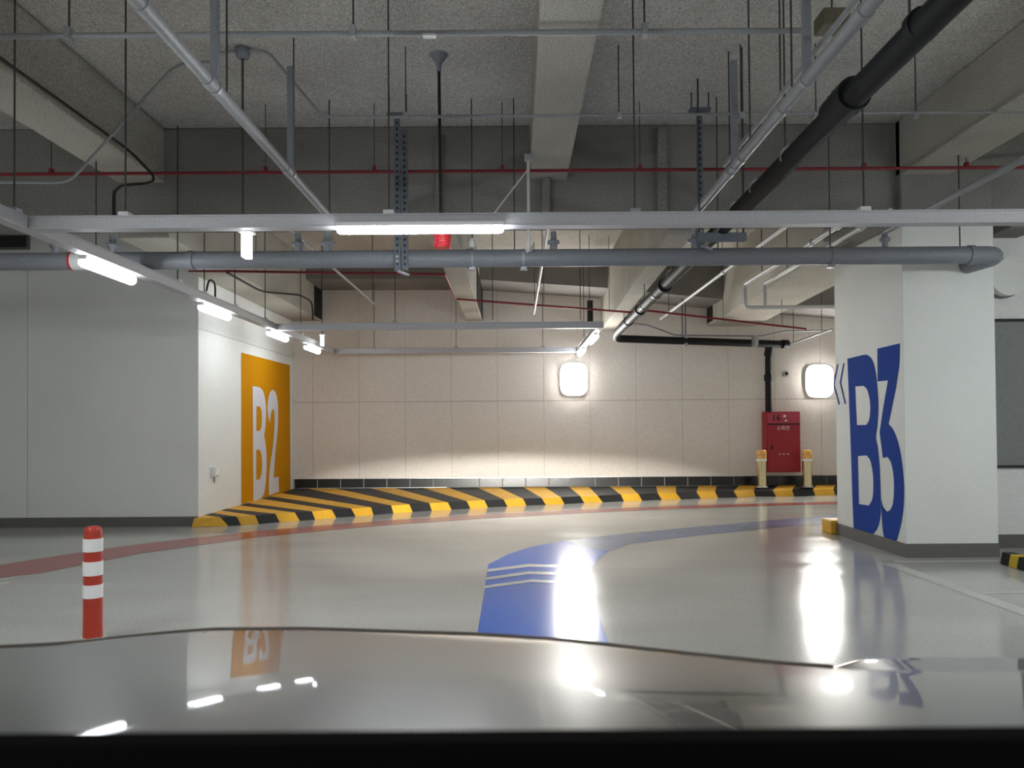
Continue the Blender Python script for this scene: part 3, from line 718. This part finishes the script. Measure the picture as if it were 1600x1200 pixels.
def text(name, body, size, loc, m, parent, sx_=1.0, bold=0.0):
    cu = bpy.data.curves.new(name, 'FONT'); cu.body = body; cu.size = size; cu.align_x = 'CENTER'; cu.align_y = 'CENTER'; cu.extrude = 0.001; cu.offset = bold
    o = bpy.data.objects.new(name, cu); col.objects.link(o)
    dg = bpy.context.evaluated_depsgraph_get()
    me = bpy.data.meshes.new_from_object(o.evaluated_get(dg)); bpy.data.objects.remove(o)
    me.transform(Matrix.Translation(loc) @ Matrix.Rotation(math.pi / 2, 4, 'X') @ Matrix.Diagonal((sx_, 1, 1, 1)))
    me.materials.clear(); me.materials.append(MATS[m])
    o = bpy.data.objects.new(name, me); col.objects.link(o); link(o, parent); return o
cw = x1 - x0
tp = lambda fx, fz: Vector((x0 + fx * cw, 14.462, z1 - fz * (z1 - z0)))
text('number', '16', 0.17, tp(0.30, 0.105), 'cab_dark', cab, 1.05, 0.0025)
for fx, fz, r in ((0.545, 0.075, 0.026), (0.58, 0.15, 0.02)):
    p = tp(fx, fz); MB().tube([p + Vector((0, -.006, 0)), p + Vector((0, 0.006, 0))], r, 12).build('indicator', 'cab_white', cab)
text('lettering', '소화전', 0.09, tp(0.50, 0.275), 'cab_white', door, 1.0)
for fx in (0.40, 0.51, 0.63):
    p = tp(fx, 0.70); MB().tube([p, p + Vector((0, 0.006, 0))], 0.014, 10).build('rivet', 'cab_white', door)
p = tp(0.17, 0.59); MB().box(p.x - 0.012, p.x + 0.012, 14.445, 14.468, p.z - 0.04, p.z + 0.04).build('handle', 'cab_dark', door, 0.004)

# steel bollards
def bollard(px, py0, py1, label):
    b = W(px, py1, 14.25); tz = W(px, py0, 14.25).z
    t = thing('steel_bollard', label, 'bollard', (b.x, 14.25, 0.146))
    r = 0.088
    z0_ = 0.146
    MB().lathe([(r, z0_), (r, tz - 0.10)], b.x, 14.25, 24).build('post', 'steel_warm', t)
    MB().lathe([(r + .004, tz - 0.20), (r + .004, tz - 0.165)], b.x, 14.25, 24).build('reflector_band', 'band_white', t)
    MB().lathe([(r + .003, tz - 0.155), (r + .003, tz - 0.09)], b.x, 14.25, 24).build('reflector_band', 'band_gold', t)
    MB().lathe([(r + .003, tz - 0.085), (r + .003, tz - 0.02), (r * .8, tz), ], b.x, 14.25, 24).build('cap', 'band_gold', t)
    MB().lathe([(r * 1.25, z0_), (r * 1.25, z0_ + 0.02), (r, z0_ + 0.024)], b.x, 14.25, 24).build('foot_ring', 'steel', t)
bollard(1190.5, 703, 757, 'short polished steel bollard on the kerb, left of the red cabinet')
bollard(1261.5, 703, 757, 'short polished steel bollard on the kerb, between red cabinet and pillar')

# orange lane post
pb0 = F(145, 1003)
hz_ = lambda py: W(146, py, pb0.y).z
t = thing('lane_post', 'orange plastic lane post with three white reflective bands', 'bollard', (pb0.x, pb0.y, 0))
pr = 0.054
MB().lathe([(pr * 1.03, 0.03), (pr, 0.25), (pr * .94, hz_(835)), (pr * .92, hz_(828)), (pr * .80, hz_(824)), (pr * .55, hz_(822))], pb0.x, pb0.y, 28).build('post', 'post_orange', t)
for a, b in ((841, 861), (876.5, 898), (912.5, 933)):
    MB().lathe([(pr + .0025, hz_(b)), (pr + .0025, hz_(a))], pb0.x, pb0.y, 28).build('reflective_band', 'band_white', t)
MB().box(pb0.x - 0.065, pb0.x + 0.055, pb0.y - 0.06, pb0.y + 0.06, 0.001, 0.035).build('base_plate', 'pad_white', t, 0.01)

# kerb piece behind the pillar, wheel stop on the right
kp = F(1300, 838)
t = thing('kerb_end', 'small yellow painted kerb end peeping from behind the pillar', 'kerb', (PX0 + 0.3, PY1 + 0.1, 0))
MB().box(PX0 - 0.07, PX0 + 0.35, PY1 + 0.01, PY1 + 0.30, 0, 0.165).build('yellow_block', 'kerb_yellow', t, 0.015)
MB().box(PX0 + 0.35, PX1, PY1 + 0.01, PY1 + 0.30, 0, 0.165).build('black_block', 'kerb_black', t, 0.015)
ws0, ws1 = F(1562, 881), F(1640, 905)
d = (ws1 - ws0).normalized(); s = Vector((-d.y, d.x, 0)) * -1
if s.x < 0: s = -s
t = thing('wheel_stop', 'black rubber wheel stop with a yellow band at the far right edge', 'wheel stop', ws0)
def seg(a, b, m, nm):
    A, Bp = ws0 + d * a, ws0 + d * b; up_ = Vector((0, 0, 0.11))
    MB().hexa([A, Bp, Bp + s * .15, A + s * .15], [A + s * .02 + up_, Bp + s * .02 + up_, Bp + s * .13 + up_, A + s * .13 + up_]).build(nm, m, t, 0.008)
L_ = F(1577, 885); a1 = (L_ - ws0).dot(d); a2 = (F(1590, 889) - ws0).dot(d)
seg(0, a1, 'rubber', 'rubber_block'); seg(a1, a2, 'stop_yellow', 'yellow_band'); seg(a2, 1.2, 'rubber', 'rubber_block')
t['label'] = 'black rubber wheel stop with a yellow band at the far right edge'

a, b = W(0, 390, LFY - 0.03), W(45, 367, LFY - 0.03)
t = thing('wall_vent', 'dark grey louvre vent high on the white wall at the left edge', 'vent', (b.x - 0.3, LFY, a.z))
MB().box(b.x - 0.9, b.x, LFY - 0.04, LFY, a.z, b.z).build('frame', 'base_grey', t, 0.004)
for k in range(4):
    z = a.z + 0.03 + k * (b.z - a.z - 0.04) / 4
    MB().box(b.x - 0.87, b.x - 0.03, LFY - 0.05, LFY - 0.03, z, z + 0.03).build('slat', 'kerb_black', t)
# small wall devices
q = XW(334, 737, WALLX)
t = thing('wall_socket', 'small white socket box low on the white wall before the yellow sign', 'socket', q)
MB().box(WALLX, WALLX + 0.05, q.y - 0.10, q.y + 0.10, q.z - 0.07, q.z + 0.07).build('box', 'plastic_white', t, 0.008)
MB().box(WALLX + 0.05, WALLX + 0.058, q.y - 0.06, q.y + 0.06, q.z - 0.045, q.z + 0.045).build('cover', 'band_white', t, 0.004)
MB().tube([(WALLX + 0.01, q.y, q.z - 0.15), (WALLX + 0.01, q.y, q.z - 0.07)], 0.01, 8).build('conduit_stub', 'galv', t)
q = W(1226.5, 584, YF)
t = thing('wall_speaker', 'small round grey fitting on the panel wall next to the lamp', 'fitting', q)
MB().tube([(q.x, YF - 0.05, q.z), (q.x, YF, q.z)], 0.055, 18).build('body', 'galv', t)
MB().tube([(q.x + .01, YF - 0.055, q.z), (q.x + .01, YF - 0.05, q.z)], 0.03, 14).build('face', 'hole', t)

# ------------------------------------------------------------------ the car we look out of
car = thing('car', 'silver grey car bonnet and black dashboard in front of us', 'car', (0, 1.0, 0))
base_s = [(0.55, 0.5), (0.72, 1.0), (0.92, 3.0), (1.12, 5.5), (1.28, 6.6), (1.44, 7.6), (1.75, 9.0)]
def interp(tb, x):
    if x <= tb[0][0]: return tb[0][1]
    for (a, b), (c, d_) in zip(tb[:-1], tb[1:]):
        if x <= c: return b + (d_ - b) * (x - a) / (c - a)
    return tb[-1][1]
YE = [(-1.20, 1.40), (-0.95, 1.42), (-0.82, 1.46), (-0.70, 1.60), (-0.62, 1.66), (-0.45, 1.66), (-0.07, 1.60), (0.10, 1.52), (0.22, 1.43), (0.42, 1.28), (0.52, 1.235), (0.75, 1.23), (1.2, 1.20)]
def hood_grid(name, m, xa, xb, ye, z0_, slope, y0, roll, nx=60, ny=48, zoff=lambda x: 0.0, extra=lambda x: 0.0, edge=False):
    vs_ = []
    for i in range(nx + 1):
        x = xa + (xb - xa) * i / nx; e = ye(x); z = None
        ys = [y0 + (e - y0) * (j / ny) ** 0.8 for j in range(ny + 1)]
        z = z0_ + zoff(x); prev = ys[0]
        for y in ys:
            ym = (y + prev) / 2
            sl = slope(ym) + extra(x)
            u = (ym - (e - roll)) / roll
            if u > 0: sl = sl + (78 - sl) * u ** 2.2
            z -= math.tan(R(sl)) * (y - prev); prev = y
            vs_.append((x, y, z))
        vs_.append((x, e + 0.01, z - 0.10)); vs_.append((x, e + 0.015, z - 0.30))
    n = ny + 3
    if edge:
        ed = []
        for i in range(nx + 1):
            row = vs_[i * n:(i + 1) * n]
            p = max(row, key=lambda v: (v[2] - CAM_H) / v[1])
            if p[0] < 0.5: ed.append((p[0], p[1] + 0.010, p[2] - 0.0005))
        MB().tube(ed, 0.0032, 8).build('bonnet_edge_reflection', 'rim_reflection', car)  # dark reflection at the bonnet rim, drawn in as a thin tube
    fs = [(i * n + j, (i + 1) * n + j, (i + 1) * n + j + 1, i * n + j + 1) for i in range(nx) for j in range(n - 1)]
    return MB().add(vs_, fs, True).build(name, m, car)
ex_ = lambda x: interp([(-.4, 0.0), (.08, 1.0), (.45, 2.4), (1.0, 2.8)], x)
z_at = 0.9617 + 0.0035 + 0.007
hood_grid('bonnet', 'hood_paint', -1.15, 0.85, lambda x: interp(YE, x), z_at, lambda y: interp(base_s, y), 0.55, 0.14, zoff=lambda x: 0.0072 * ex_(x), extra=ex_, edge=True)
hood_grid('fender', 'hood_side', 0.30, 1.15, lambda x: 1.38 + 0.13 * min(1, max(0, (x - .3) / .35)), 0.935, lambda y: 3.0 + 5.0 * (y - 0.7), 0.60, 0.12, 30, 40, lambda x: -0.035 + 0.035 * min(1, max(0, (x - .45) / .2)))
box('body_side', 'hood_side', car, -1.13, 1.05, 0.75, 1.28, 0.35, 0.72)
MB().box(-1.0, 0.95, 1.20, 1.62, 0.30, 0.66).build('bumper', 'hood_side', car, 0.05, 4)
for x in (-0.92, 0.85):
    MB().tube([(x - 0.11, 0.75, 0.33), (x + 0.11, 0.75, 0.33)], 0.33, 28).build('wheel', 'tyre', car, 0.02)
dm = MB()
prof = [(0.05, 1.02), (0.10, 1.09), (0.30, 1.108), (0.46, 1.1125), (0.49, 1.108), (0.51, 1.095), (0.52, 1.06), (0.52, 0.90), (0.05, 0.90)]
n = len(prof)
vs_ = [(x, y, z) for x in (-1.0, 1.0) for y, z in prof]
dm.add(vs_, [(i, (i + 1) % n, (i + 1) % n + n, i + n) for i in range(n)] + [tuple(range(n)), tuple(range(n, 2 * n))])
dm.build('dashboard', 'dash', car)
for x in (-0.72, 0.62):
    MB().box(x - 0.16, x + 0.16, 1.615, 1.635, 0.58, 0.64).build('headlamp', 'lens', car, 0.008)
    ld = bpy.data.lights.new('headlamp_beam', 'SPOT'); ld.energy = HEAD_W; ld.spot_size = R(9); ld.spot_blend = 0.55; ld.shadow_soft_size = 0.04
    ld.color = (1.0, 0.97, 0.9)
    lo = bpy.data.objects.new('headlamp_beam', ld); col.objects.link(lo)
    lo.location = (x, 1.70, 0.66); lo.rotation_euler = (R(90 - 3.5), 0, 0); lo.scale = (4.0, 1, 1)
    link(lo, car)
